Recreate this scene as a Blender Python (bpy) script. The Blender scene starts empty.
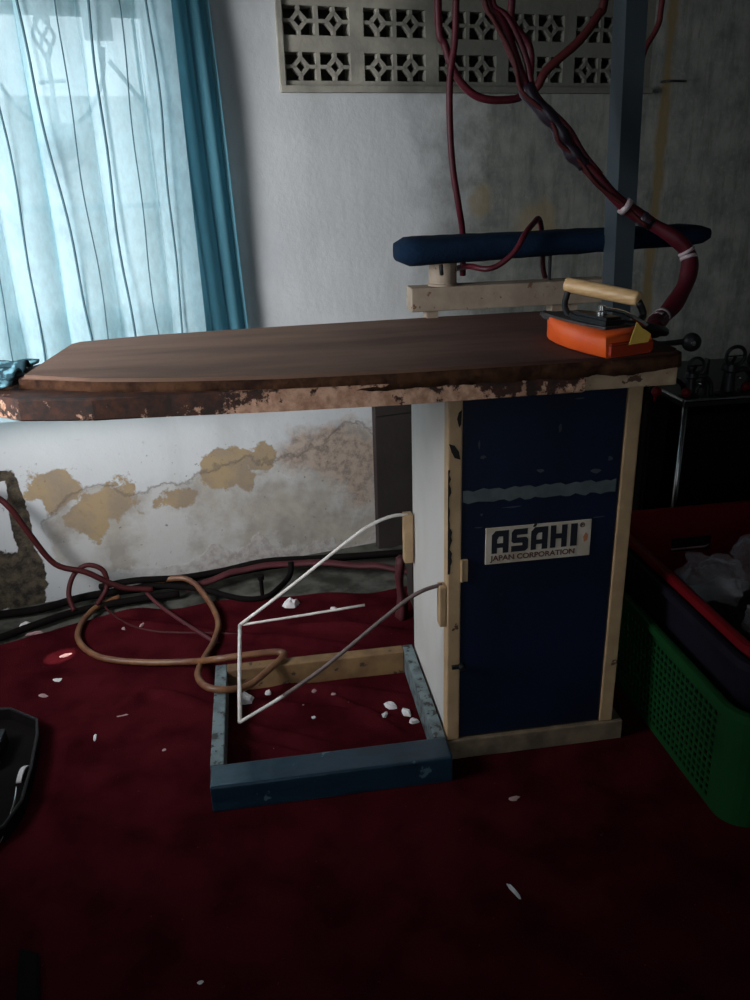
import bpy, bmesh, math, random
from mathutils import Vector, Matrix, noise
random.seed(7)
S = bpy.context.scene
COL = S.collection
PI = math.pi

# ------------------------------------------------------------------ camera
f_px, pitch, roll, yaw = 804.46, math.radians(21.808), math.radians(-1.7925), math.radians(-8.0618)
fwd = Vector((-math.sin(yaw)*math.cos(pitch), math.cos(yaw)*math.cos(pitch), -math.sin(pitch)))
rt = Vector((math.cos(yaw), math.sin(yaw), 0)); up = rt.cross(fwd)
r2 = rt*math.cos(roll) + up*math.sin(roll); u2 = -rt*math.sin(roll) + up*math.cos(roll)
cd = bpy.data.cameras.new('camera'); cam = bpy.data.objects.new('camera', cd); COL.objects.link(cam)
cam.matrix_world = Matrix(((r2.x, u2.x, -fwd.x, -0.3316), (r2.y, u2.y, -fwd.y, -1.3755), (r2.z, u2.z, -fwd.z, 1.1776), (0, 0, 0, 1)))
cd.sensor_fit = 'VERTICAL'; cd.sensor_height = 36; cd.lens = 36*f_px/1000; cd.clip_start = .02
S.camera = cam

# ------------------------------------------------------------------ light and exposure
S.view_settings.view_transform = 'Standard'; S.view_settings.look = 'None'
S.view_settings.gamma = 1; S.view_settings.use_curve_mapping = False
S.view_settings.exposure = 0.0
W = bpy.data.worlds.new('world'); S.world = W; W.use_nodes = True
bg = W.node_tree.nodes['Background']; bg.inputs[0].default_value = (.82, .93, 1.0, 1); bg.inputs[1].default_value = 1.45
WA = .2006; W0 = Vector((0, 1.139, 0))
WM = Matrix.Translation(W0) @ Matrix.Rotation(WA, 4, 'Z')      # wall frame: x along wall, y into wall

def area(name, loc, target, sx, sy, power, col):
    l = bpy.data.lights.new(name, 'AREA'); l.shape = 'RECTANGLE'; l.size = sx; l.size_y = sy; l.energy = power; l.color = col
    o = bpy.data.objects.new(name, l); COL.objects.link(o); o.location = loc
    o.rotation_euler = (Vector(target)-Vector(loc)).to_track_quat('-Z', 'Z').to_euler()
    return o
area('window_daylight', WM @ Vector((-.95, .75, 1.75)), WM @ Vector((-.8, -.4, .9)), .9, .9, 8, (.72, .90, 1))
dl = area('side_window_daylight', (-1.72, -.26, 1.28), (-.62, 1.0, .76), .60, .80, 17.5, (.95, .97, 1)); dl.data.spread = math.radians(100)
sn = bpy.data.lights.new('sun', 'SUN'); sn.energy = 1.1; sn.angle = math.radians(2); sn.color = (1, .97, .92)
sno = bpy.data.objects.new('sun', sn); COL.objects.link(sno); sno.rotation_euler = Vector((.05, .42, -.9)).to_track_quat('-Z', 'Y').to_euler()
area('rear_fill', (-.5, -3.09, 1.05), (-.5, 0, 1.05), .96, 2.0, .8, (1, .84, .70))  # added warm fill light behind the camera, with an invented doorway
sp = bpy.data.lights.new('sunbeam_daylight', 'SPOT'); sp.energy = 260; sp.spot_size = math.radians(2.6); sp.spot_blend = .5; sp.color = (1, .85, .75); sp.shadow_soft_size = .004
so = bpy.data.objects.new('sunbeam_daylight', sp); COL.objects.link(so); so.location = (-1.76, .0, 1.3)
so.rotation_euler = (Vector((-.915, .59, 0))-so.location).to_track_quat('-Z', 'Y').to_euler()

# ------------------------------------------------------------------ materials
def nt(name):
    m = bpy.data.materials.new(name); m.use_nodes = True
    return m, m.node_tree, m.node_tree.nodes['Principled BSDF']
def N(t, typ, **kw):
    n = t.nodes.new(typ)
    for k, v in kw.items():
        if k.startswith('i_'): n.inputs[int(k[2:])].default_value = v
        else: setattr(n, k, v)
    return n
def val(t, op, a, b=None, clamp=False):
    n = t.nodes.new('ShaderNodeMath'); n.operation = op; n.use_clamp = clamp
    for i, x in enumerate((a, b)):
        if x is None: continue
        if isinstance(x, (int, float)): n.inputs[i].default_value = x
        else: t.links.new(x, n.inputs[i])
    return n.outputs[0]
def mixc(t, fac, a, b):
    n = t.nodes.new('ShaderNodeMix'); n.data_type = 'RGBA'
    for s, x in ((n.inputs[0], fac), (n.inputs[6], a), (n.inputs[7], b)):
        if isinstance(x, tuple): s.default_value = (*x, 1)
        elif isinstance(x, (int, float)): s.default_value = x
        else: t.links.new(x, s)
    return n.outputs[2]
def mr(t, x, a, b, c=0., d=1.):
    n = t.nodes.new('ShaderNodeMapRange'); t.links.new(x, n.inputs[0])
    for i, v in zip((1, 2, 3, 4), (a, b, c, d)): n.inputs[i].default_value = v
    return n.outputs[0]
def nz(t, scale, detail=4, rough=.55, stretch=None):
    tc = N(t, 'ShaderNodeTexCoord'); n = N(t, 'ShaderNodeTexNoise'); n.inputs['Scale'].default_value = scale
    n.inputs['Detail'].default_value = detail; n.inputs['Roughness'].default_value = rough
    if stretch:
        mp = N(t, 'ShaderNodeMapping'); mp.inputs['Scale'].default_value = stretch
        t.links.new(tc.outputs['Object'], mp.inputs[0]); t.links.new(mp.outputs[0], n.inputs['Vector'])
    else: t.links.new(tc.outputs['Object'], n.inputs['Vector'])
    return n.outputs[0]
def bump(t, b, h, strength, dist=.003):
    n = N(t, 'ShaderNodeBump'); n.inputs['Strength'].default_value = strength; n.inputs['Distance'].default_value = dist
    t.links.new(h, n.inputs['Height']); t.links.new(n.outputs[0], b.inputs['Normal'])
def mat(name, c, rough=.6, metal=0., *, spec=None, c2=None, scale=12, lo=.4, hi=.65, bs=.3, bscale=60, chips=None, stretch=None):
    m, t, b = nt(name)
    base = mixc(t, mr(t, nz(t, scale, stretch=stretch), lo, hi), c, c2 or tuple(x*.75 for x in c))
    if chips:                                     # (colour, threshold, scale)
        msk = mr(t, nz(t, chips[2], 6, .6), chips[1], chips[1]+.02)
        base = mixc(t, msk, base, chips[0])
    t.links.new(base, b.inputs['Base Color'])
    b.inputs['Roughness'].default_value = rough; b.inputs['Metallic'].default_value = metal
    b.inputs['Specular IOR Level'].default_value = spec if spec is not None else (.12 if rough > .8 else .5)
    if bs: bump(t, b, nz(t, bscale, 3), bs)
    return m

def wall_material():
    m, t, b = nt('old_plaster')
    tc = N(t, 'ShaderNodeTexCoord'); sep = N(t, 'ShaderNodeSeparateXYZ'); t.links.new(tc.outputs['Object'], sep.inputs[0])
    sx, sz = sep.outputs[0], sep.outputs[2]
    def field(ells, amp, scale):
        cur = None
        for cx, cz, rx, rz in ells:
            a = val(t, 'POWER', val(t, 'ABSOLUTE', val(t, 'MULTIPLY', val(t, 'SUBTRACT', sx, cx), 1/rx)), 2)
            c = val(t, 'POWER', val(t, 'ABSOLUTE', val(t, 'MULTIPLY', val(t, 'SUBTRACT', sz, cz), 1/rz)), 2)
            e = val(t, 'SQRT', val(t, 'ADD', a, c)); cur = e if cur is None else val(t, 'MINIMUM', cur, e)
        n1 = val(t, 'MULTIPLY', val(t, 'SUBTRACT', nz(t, scale, 7, .62), .5), amp)
        return val(t, 'ADD', cur, n1)
    big = nz(t, 2.2, 4); fine = nz(t, 35, 5, .7); mid = nz(t, 9, 5, .6)
    col = mixc(t, mr(t, big, .35, .65), (.60, .61, .61), (.50, .51, .52))
    col = mixc(t, mr(t, nz(t, 6, 5, .6, (1, 1, .25)), .52, .72, 0, .35), col, (.36, .35, .32))      # dribbles
    # bare mouldy concrete towards the right, darkened further in place of light falloff
    right = val(t, 'ADD', sx, val(t, 'MULTIPLY', val(t, 'SUBTRACT', mid, .5), .35))
    grn = mixc(t, mr(t, mid, .38, .64), (.19, .195, .17), (.085, .095, .082))
    grn = mixc(t, mr(t, fine, .5, .68, 0, .4), grn, (.27, .26, .22))
    col = mixc(t, mr(t, right, .16, .42, 0, .92), col, grn)
    stk = mr(t, nz(t, 26, 6, .7, (1, 1, .2)), .48, .66, 0, .55); col = mixc(t, val(t, 'MULTIPLY', stk, mr(t, sx, .25, .55)), col, (.055, .06, .05))
    # brown seam and stain
    d = val(t, 'ABSOLUTE', val(t, 'SUBTRACT', sx, 1.066))
    d = val(t, 'ADD', d, val(t, 'MULTIPLY', val(t, 'SUBTRACT', mid, .5), .06))
    col = mixc(t, mr(t, d, .010, .026, .9, 0), col, (.17, .12, .05))
    st = field([(.62, 1.02, .10, .09), (.40, 1.1, .05, .06)], 1.6, 12)
    col = mixc(t, mr(t, st, .6, 1.0, .6, 0), col, (.25, .19, .10))
    # damp grey plaster low down
    zz = val(t, 'ADD', sz, val(t, 'MULTIPLY', val(t, 'SUBTRACT', mid, .5), .22))
    lowc = mixc(t, mr(t, fine, .42, .62), (.47, .43, .40), (.30, .26, .24))
    s_fade = mr(t, sx, -1.0, -.55)
    col = mixc(t, val(t, 'MULTIPLY', mr(t, zz, .17, .36, .9, 0), s_fade), col, lowc)
    # scraped plaster below a crack in the paint
    L1 = field([(-.86, .20, .16, .15), (-.66, .18, .18, .14), (-.45, .22, .17, .16), (-.25, .20, .22, .17), (-.05, .22, .12, .22)], 1.1, 7)
    scr = mixc(t, mr(t, mid, .38, .62), (.42, .38, .32), (.29, .255, .22))
    scr = mixc(t, mr(t, nz(t, 4, 5, .6), .46, .58), scr, (.50, .49, .47))
    F = field([(-.97, .35, .08, .07), (-.88, .27, .08, .07), (-.80, .29, .06, .07), (-.45, .35, .09, .07), (-.38, .37, .07, .05), (-.62, .27, .06, .035)], 3.4, 11)
    PK = field([(-.16, .37, .15, .10), (-.04, .30, .10, .16)], 1.8, 9)
    och = mixc(t, mr(t, mid, .42, .60), (.37, .27, .155), (.29, .225, .16))
    och = mixc(t, mr(t, fine, .55, .68, 0, .6), och, (.26, .19, .11))
    pm = mr(t, L1, .93, 1.0, .85, 0); pf = mr(t, F, .92, 1.0, 1, 0)
    crack = mr(t, val(t, 'ABSOLUTE', val(t, 'SUBTRACT', L1, 1.0)), .0, .05, .7, 0)
    col = mixc(t, pm, col, scr); col = mixc(t, mr(t, PK, .6, 1.05, .9, 0), col, mixc(t, mr(t, fine, .45, .6), (.42, .32, .25), (.22, .17, .14)))
    col = mixc(t, pf, col, och); col = mixc(t, val(t, 'MULTIPLY', crack, mr(t, sz, .2, .28)), col, (.16, .13, .10))
    col = mixc(t, mr(t, val(t, 'ABSOLUTE', val(t, 'SUBTRACT', F, 1.0)), .0, .04, .45, 0), col, (.22, .17, .12))
    spk = mr(t, nz(t, 55, 4, .7), .64, .69, 0, .8)
    col = mixc(t, val(t, 'MULTIPLY', spk, mr(t, sz, .52, .40)), col, (.12, .09, .07))
    # dark rotten plaster beside the ledge on the left
    D = field([(-1.14, .09, .10, .10), (-1.075, .27, .026, .16), (-1.075, .10, .04, .12), (-1.12, .42, .05, .015)], 1.4, 14)
    dk = mixc(t, mr(t, fine, .4, .6), (.016, .012, .009), (.085, .065, .040))
    col = mixc(t, mr(t, D, .95, 1.03, 1, 0), col, dk)
    t.links.new(col, b.inputs['Base Color']); b.inputs['Roughness'].default_value = .93
    h = val(t, 'ADD', val(t, 'MULTIPLY', mid, .6), val(t, 'MULTIPLY', fine, .35))
    h = val(t, 'SUBTRACT', h, val(t, 'MULTIPLY', pm, .35)); h = val(t, 'SUBTRACT', h, val(t, 'MULTIPLY', mr(t, D, .95, 1.03, 1, 0), .4))
    bump(t, b, h, .32, .012)
    return m

def sheer_material(name, col, trans, weave=True, tl=(1, 1, 1), density=(.34, .5)):
    m = bpy.data.materials.new(name); m.use_nodes = True; t = m.node_tree; t.nodes.remove(t.nodes['Principled BSDF'])
    out = t.nodes['Material Output']
    df = N(t, 'ShaderNodeBsdfDiffuse'); df.inputs[0].default_value = (*col, 1)
    tr = N(t, 'ShaderNodeBsdfTranslucent'); tr.inputs[0].default_value = (*[min(1, c*1.15) for c in col], 1)
    tp = N(t, 'ShaderNodeBsdfTransparent'); tp.inputs[0].default_value = (*tl, 1)
    m1 = N(t, 'ShaderNodeMixShader'); m1.inputs[0].default_value = .55; t.links.new(df.outputs[0], m1.inputs[1]); t.links.new(tr.outputs[0], m1.inputs[2])
    m2 = N(t, 'ShaderNodeMixShader'); t.links.new(m1.outputs[0], m2.inputs[1]); t.links.new(tp.outputs[0], m2.inputs[2])
    if weave:
        a = nz(t, 55, 3, .6, (1, 1, .5))
        b2 = nz(t, 9, 3, .5)
        fac = val(t, 'ADD', mr(t, a, .35, .65, -.07, .07), mr(t, b2, .35, .65, trans-.02, trans+.03))
        t.links.new(fac, m2.inputs[0])
    else: m2.inputs[0].default_value = trans
    t.links.new(m2.outputs[0], out.inputs[0])
    return m

M = {}
M['wall'] = wall_material()
M['plain_wall'] = mat('dim_plaster', (.30, .31, .31), .95, c2=(.20, .21, .21), scale=3, bs=.2)
M['concrete'] = mat('grey_concrete', (.10, .098, .085), .95, c2=(.035, .034, .028), scale=14, bs=.6, bscale=40)
M['ceiling'] = mat('dark_ceiling', (.10, .10, .10), .9)
def vent_material():
    m, t, b = nt('vent_plaster')
    tc = N(t, 'ShaderNodeTexCoord'); sep = N(t, 'ShaderNodeSeparateXYZ'); t.links.new(tc.outputs['Object'], sep.inputs[0])
    n1 = nz(t, 9, 5); col = mixc(t, mr(t, n1, .35, .65), (.40, .375, .31), (.25, .235, .20))
    falloff_dark = mr(t, val(t, 'ADD', sep.outputs[0], val(t, 'MULTIPLY', n1, .25)), .12, .45, 0, .85)  # vent colour darkens rightward, light falloff painted in
    t.links.new(mixc(t, falloff_dark, col, (.075, .08, .068)), b.inputs['Base Color']); b.inputs['Roughness'].default_value = .95; b.inputs['Specular IOR Level'].default_value = .1
    bump(t, b, nz(t, 70, 3), .5); return m
M['vent'] = vent_material()
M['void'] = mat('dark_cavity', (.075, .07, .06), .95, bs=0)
M['carpet'] = mat('red_carpet', (.058, .0065, .0095), .97, spec=0., c2=(.032, .0035, .0055), scale=9, bs=.6, bscale=260, chips=((.16, .03, .03), .70, 120))
M['sheer'] = sheer_material('sheer_blue_voile', (.64, .84, .90), .27, True, (.86, .97, 1))
M['seam'] = mat('fold_shade_blue_grey', (.10, .19, .23), .9)  # dark tone for the shade lines in the curtain folds
M['teal'] = sheer_material('teal_drape', (.135, .34, .42), .04, False)
M['frame_white'] = mat('window_paint', (.40, .45, .46), .5)
M['iron_bar'] = mat('grille_iron', (.32, .37, .40), .6, .2)
M['court'] = mat('courtyard_render', (.86, .88, .89), .9)
M['cloth'] = None
M['cream'] = mat('cream_paint', (.50, .335, .185), .55, c2=(.38, .25, .135), scale=14, bs=.25, chips=((.075, .035, .02), .66, 26))
M['cream_pale'] = mat('pale_cream_paint', (.34, .27, .20), .65, c2=(.25, .19, .14), scale=14, bs=.3, chips=((.14, .07, .04), .63, 40))
M['side_white'] = mat('white_panel_paint', (.62, .60, .57), .5, c2=(.54, .52, .49), scale=4, bs=.1)
M['navy'] = mat('navy_paint', (.0035, .010, .033), .5, spec=.3, c2=(.0025, .006, .020), scale=6, bs=.12, chips=((.06, .07, .09), .72, 22))
M['tape'] = mat('grey_tape', (.10, .125, .13), .6, c2=(.07, .09, .10), scale=30)
M['blue_bar'] = mat('worn_blue_paint', (.009, .032, .056), .30, c2=(.006, .020, .036), scale=12, bs=.5, bscale=24, chips=((.07, .13, .17), .66, 22), stretch=(1, 3, 3))
M['grey_bar'] = mat('worn_grey_blue_paint', (.16, .21, .22), .5, c2=(.07, .09, .10), scale=30, bs=.5, chips=((.03, .025, .02), .57, 60))
M['orange_bar'] = mat('bare_ochre_paint', (.24, .14, .06), .6, c2=(.13, .07, .035), scale=14, chips=((.05, .03, .02), .62, 30))
M['pole'] = mat('blue_grey_steel', (.025, .037, .046), .6, c2=(.018, .028, .036), scale=5, bs=.1)
M['black'] = mat('black_metal', (.018, .018, .020), .45, .3, bs=.15)
M['black_rubber'] = mat('black_rubber', (.007, .0055, .005), .85, spec=.06, bs=.1)
M['dark_panel'] = mat('dark_board', (.034, .027, .025), .9, c2=(.045, .036, .034), scale=5)
M['tray_black'] = mat('dull_black_plastic', (.010, .008, .008), .9, spec=.05, bs=.1)
M['peel_dark'] = mat('bared_dark_metal', (.012, .008, .007), .8, bs=.2)
M['scratch'] = mat('scratched_grey', (.05, .06, .075), .6, bs=.1)
M['plinth'] = mat('grimy_tan_paint', (.20, .145, .09), .75, c2=(.09, .065, .045), scale=16, bs=.4)
M['head'] = mat('dull_cream_metal', (.46, .33, .21), .6, c2=(.30, .20, .12), scale=22, bs=.3, chips=((.08, .035, .02), .60, 34))
M['steel'] = mat('bright_steel', (.5, .5, .5), .25, 1., bs=.05)
M['dull_steel'] = mat('dull_steel', (.10, .09, .09), .45, .6, bs=.1)
M['white_rod'] = mat('white_rod_paint', (.72, .68, .64), .5, c2=(.55, .50, .46), scale=30, bs=.1)
M['rusty_rod'] = mat('rusty_rod', (.16, .11, .10), .6, c2=(.09, .06, .06), scale=30)
M['blue_pad'] = mat('blue_pad_fabric', (.004, .014, .034), .95, c2=(.002, .008, .02), scale=12, bs=.5, bscale=140)
M['orange'] = mat('orange_plastic', (.95, .14, .025), .35, c2=(.85, .10, .02), scale=8, bs=.05)
M['orange_shaded'] = mat('orange_plastic_shaded', (.42, .04, .012), .45, bs=.05)  # darker copy of the orange, shade on the heel side painted in
M['wood'] = mat('pale_wood', (.78, .52, .26), .45, c2=(.62, .37, .17), scale=30, bs=.1, stretch=(1, 1, 6))
M['yellow'] = mat('yellow_tag', (.75, .48, .08), .5, bs=.05)
M['red_hose'] = mat('dark_red_hose', (.070, .005, .012), .5, spec=.3, c2=(.045, .004, .009), scale=20, bs=.25, bscale=50)
M['tape_white'] = mat('pale_binding', (.45, .36, .38), .35, bs=.1)
M['tape_black'] = mat('black_binding_tape', (.02, .014, .022), .35, bs=.2)
M['hose_yellow'] = mat('ochre_hose', (.19, .085, .035), .45, c2=(.12, .045, .024), scale=30, bs=.15)
M['cord_red'] = mat('maroon_cord', (.055, .008, .009), .6, spec=.2, bs=.1)
M['cord_red2'] = mat('red_strip', (.07, .007, .011), .7, bs=.2)
M['paper'] = mat('white_scrap', (.72, .68, .68), .8, bs=.3)
M['lint'] = mat('pink_grey_scrap', (.42, .26, .26), .9, bs=.3)
M['green'] = mat('green_plastic', (.008, .060, .016), .5, spec=.2, c2=(.006, .046, .012), scale=4, bs=.05)
M['navy_plastic'] = mat('navy_plastic', (.010, .009, .017), .6, spec=.2, bs=.05)
M['red_plastic'] = mat('red_plastic', (.15, .003, .007), .5, spec=.25, c2=(.12, .002, .006), scale=4, bs=.05)
M['sign_white'] = mat('label_ground', (.62, .55, .46), .5, c2=(.45, .37, .28), scale=18, bs=.05)
M['sign_black'] = mat('label_ink', (.012, .014, .022), .5, bs=0)
M['sign_brown'] = mat('label_small_ink', (.12, .05, .04), .5, bs=0)
M['smudge'] = mat('orange_smudge', (.50, .19, .09), .6, bs=0)
M['dark_cloth'] = mat('dark_clothes', (.018, .016, .02), .95, c2=(.04, .03, .035), scale=14, bs=.5)
M['patterned'] = mat('patterned_cloth', (.20, .42, .50), .85, c2=(.03, .07, .09), scale=34, lo=.46, hi=.54, bs=.4, bscale=40)

def cloth_top():
    m, t, b = nt('brown_board_cloth')
    tc = N(t, 'ShaderNodeTexCoord'); sep = N(t, 'ShaderNodeSeparateXYZ'); t.links.new(tc.outputs['Object'], sep.inputs[0])
    n1 = nz(t, 14, 6, .6, (.18, 1, 1)); n2 = nz(t, 5, 3)
    base = mixc(t, mr(t, n1, .35, .66), (.215, .120, .080), (.120, .060, .038))
    dark = mixc(t, mr(t, n1, .35, .65), (.085, .024, .014), (.035, .010, .007))
    f = val(t, 'ADD', sep.outputs[0], val(t, 'MULTIPLY', val(t, 'SUBTRACT', n2, .5), .3))
    col = mixc(t, mr(t, f, -.18, .22), base, dark)
    t.links.new(col, b.inputs['Base Color']); b.inputs['Roughness'].default_value = .85
    bump(t, b, nz(t, 130, 4, .6, (.4, 1, 1)), .5, .002)
    return m
M['cloth'] = cloth_top()
def cloth_edge():
    return mat('brown_cloth_edge', (.090, .040, .020), .9, c2=(.028, .012, .008), scale=34, bs=.6, bscale=90)
M['cloth_edge'] = cloth_edge()
def rusty_rim():
    m, t, b = nt('rust_and_cream_rim')
    tc = N(t, 'ShaderNodeTexCoord'); sep = N(t, 'ShaderNodeSeparateXYZ'); t.links.new(tc.outputs['Object'], sep.inputs[0])
    n1 = nz(t, 34, 9, .72); n2 = nz(t, 45, 5, .65)
    rust = mixc(t, mr(t, n2, .35, .62), (.085, .024, .010), (.020, .009, .006))
    crm = mixc(t, mr(t, n2, .38, .62), (.78, .47, .32), (.46, .23, .14))
    g = mr(t, sep.outputs[0], -.42, -.28, .02, -.24)
    g2 = mr(t, sep.outputs[2], .826, .862, -.05, .07)
    g3 = mr(t, sep.outputs[0], -.22, .12, 0, .17)
    g4 = mr(t, sep.outputs[0], -.70, -.76, 0, -.14)
    th = val(t, 'ADD', val(t, 'ADD', val(t, 'ADD', g, g2), g3), g4)
    msk = mr(t, val(t, 'SUBTRACT', n1, val(t, 'ADD', th, .60)), -.015, .015)
    col = mixc(t, msk, rust, crm)
    t.links.new(col, b.inputs['Base Color']); b.inputs['Roughness'].default_value = .7
    bump(t, b, val(t, 'ADD', msk, n1), .5, .003)
    return m
M['rim'] = rusty_rim()
def film():
    m, t, b = nt('clear_crumpled_film')
    b.inputs['Base Color'].default_value = (.75, .76, .82, 1); b.inputs['Roughness'].default_value = .16; b.inputs['Alpha'].default_value = .17
    bump(t, b, nz(t, 30, 5), .8, .01)
    return m
M['film'] = film()

# ------------------------------------------------------------------ mesh helpers
class MB:
    def __init__(s): s.bm = bmesh.new()
    def box(s, x0, x1, y0, y1, z0, z1, bev=0.):
        vs = [s.bm.verts.new((x, y, z)) for x in (x0, x1) for y in (y0, y1) for z in (z0, z1)]
        fs = [s.bm.faces.new([vs[i] for i in q]) for q in ((0, 1, 3, 2), (4, 6, 7, 5), (0, 4, 5, 1), (2, 3, 7, 6), (0, 2, 6, 4), (1, 5, 7, 3))]
        if bev:
            es = list({e for f in fs for e in f.edges}); bmesh.ops.bevel(s.bm, geom=es, offset=bev, segments=2, affect='EDGES', profile=.6)
        return s
    def bar(s, a, b, w, h, bev=0, upv=(0, 0, 1)):
        a, b = Vector(a), Vector(b); d = (b-a).normalized(); upv = Vector(upv)
        if abs(d.dot(upv)) > .95: upv = Vector((0, 1, 0))
        x = d.cross(upv).normalized(); y = x.cross(d)
        vs = [s.bm.verts.new(p + x*sx*w/2 + y*sy*h/2) for p in (a, b) for sx, sy in ((-1, -1), (1, -1), (1, 1), (-1, 1))]
        fs = [s.bm.faces.new([vs[i] for i in q]) for q in ((3, 2, 1, 0), (4, 5, 6, 7), (0, 1, 5, 4), (1, 2, 6, 5), (2, 3, 7, 6), (3, 0, 4, 7))]
        if bev: bmesh.ops.bevel(s.bm, geom=list({e for f in fs for e in f.edges}), offset=bev, segments=1, affect='EDGES')
        return s
    def prism(s, pts, z0, z1, bev=0., seg=2):
        n = len(pts); lo = [s.bm.verts.new((x, y, z0)) for x, y in pts]; hi = [s.bm.verts.new((x, y, z1)) for x, y in pts]
        fs = [s.bm.faces.new(lo[::-1]), s.bm.faces.new(hi)]
        for i in range(n): fs.append(s.bm.faces.new((lo[i], lo[(i+1) % n], hi[(i+1) % n], hi[i])))
        if bev: bmesh.ops.bevel(s.bm, geom=list(fs[1].edges)+list(fs[0].edges), offset=bev, segments=seg, affect='EDGES')
        return s
    def tube(s, pts, r, n=8, smooth=6, rad=None, caps=True):
        P = catmull([Vector(p) for p in pts], smooth) if smooth > 1 else [Vector(p) for p in pts]
        rings = []; prev = None
        for i, p in enumerate(P):
            d = (P[min(i+1, len(P)-1)]-P[max(i-1, 0)]).normalized()
            if prev is None:
                a = Vector((0, 0, 1)) if abs(d.z) < .9 else Vector((1, 0, 0)); x = d.cross(a).normalized()
            else:
                x = (prev - d*prev.dot(d)).normalized()
            prev = x; y = d.cross(x); rr = rad(i/(len(P)-1)) if rad else r
            rings.append([s.bm.verts.new(p + (x*math.cos(2*PI*k/n)+y*math.sin(2*PI*k/n))*rr) for k in range(n)])
        for a, b in zip(rings, rings[1:]):
            for k in range(n): s.bm.faces.new((a[k], a[(k+1) % n], b[(k+1) % n], b[k]))
        if caps: s.bm.faces.new(rings[0][::-1]); s.bm.faces.new(rings[-1])
        return s
    def lathe(s, c, prof, n=20, axis=(0, 0, 1)):
        ax = Vector(axis).normalized(); x = ax.cross(Vector((0, 0, 1)) if abs(ax.z) < .9 else Vector((1, 0, 0))).normalized(); y = ax.cross(x); c = Vector(c)
        rings = [[s.bm.verts.new(c + ax*h + (x*math.cos(2*PI*k/n)+y*math.sin(2*PI*k/n))*max(r, 1e-4)) for k in range(n)] for r, h in prof]
        for a, b in zip(rings, rings[1:]):
            for k in range(n): s.bm.faces.new((a[k], a[(k+1) % n], b[(k+1) % n], b[k]))
        s.bm.faces.new(rings[0][::-1]); s.bm.faces.new(rings[-1])
        return s
    def torus(s, c, R, r, axis, n=24):
        ax = Vector(axis).normalized(); x = ax.cross(Vector((0, 0, 1)) if abs(ax.z) < .9 else Vector((1, 0, 0))).normalized(); y = ax.cross(x); c = Vector(c)
        rings = []
        for i in range(n):
            t = 2*PI*i/n; rd = x*math.cos(t)+y*math.sin(t)
            rings.append([s.bm.verts.new(c + rd*(R+r*math.cos(2*PI*k/8)) + ax*r*math.sin(2*PI*k/8)) for k in range(8)])
        for i in range(n):
            a, b = rings[i], rings[(i+1) % n]
            for k in range(8): s.bm.faces.new((a[k], a[(k+1) % 8], b[(k+1) % 8], b[k]))
        return s
    def loft(s, secs):
        rings = [[s.bm.verts.new(p) for p in sec] for sec in secs]; n = len(rings[0])
        for a, b in zip(rings, rings[1:]):
            for k in range(n): s.bm.faces.new((a[k], a[(k+1) % n], b[(k+1) % n], b[k]))
        s.bm.faces.new(rings[0][::-1]); s.bm.faces.new(rings[-1])
        return s
def catmull(P, k):
    out = []
    for i in range(len(P)-1):
        a, b, c, d = P[max(i-1, 0)], P[i], P[i+1], P[min(i+2, len(P)-1)]
        for j in range(k):
            t = j/k
            out.append(.5*((2*b)+(c-a)*t+(2*a-5*b+4*c-d)*t*t+(3*b-a-3*c+d)*t**3))
    out.append(P[-1]); return out
def obj(name, mb, m, parent=None, smooth=False, loc=None, angle=None):
    bm = mb.bm; bmesh.ops.recalc_face_normals(bm, faces=bm.faces) if not getattr(mb, 'keep', False) else None
    if parent is None:
        if loc is None:
            xs = [v.co for v in bm.verts]
            loc = Vector(((min(v.x for v in xs)+max(v.x for v in xs))/2, (min(v.y for v in xs)+max(v.y for v in xs))/2, min(v.z for v in xs)))
        inv = Matrix.Translation(-Vector(loc))
    else:
        R = parent
        while R.parent: R = R.parent
        inv = (Matrix.Translation(R.location) @ R.rotation_euler.to_matrix().to_4x4()).inverted()
    if not getattr(mb, 'local', False): bm.transform(inv)
    me = bpy.data.meshes.new(name); bm.to_mesh(me); bm.free()
    if m: me.materials.append(m if not isinstance(m, str) else M[m])
    o = bpy.data.objects.new(name, me); COL.objects.link(o)
    if parent is None: o.location = loc
    else: o.parent = parent
    if smooth:
        me.polygons.foreach_set('use_smooth', [True]*len(me.polygons))
        if angle:
            try: me.set_sharp_from_angle(angle=math.radians(angle))
            except Exception: pass
    return o
def tag(o, label=None, cat=None, group=None, kind=None):
    for k, v in (('label', label), ('category', cat), ('group', group), ('kind', kind)):
        if v: o[k] = v
    return o
def thing(name, label, cat, loc, rot=(0, 0, 0), group=None):
    o = bpy.data.objects.new(name, None); COL.objects.link(o); o.location = loc; o.rotation_euler = rot; o.empty_display_size = .1
    return tag(o, label, cat, group)
def wall_obj(name, mb, m, kind='structure', smooth=False):
    mb.local = True; o = obj(name, mb, m, None, smooth, loc=(0, 0, 0)); o.matrix_world = WM
    if kind: o['kind'] = kind
    return o
def WP(s, off, z): return WM @ Vector((s, -off, z))            # off = distance in front of the wall face

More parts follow.
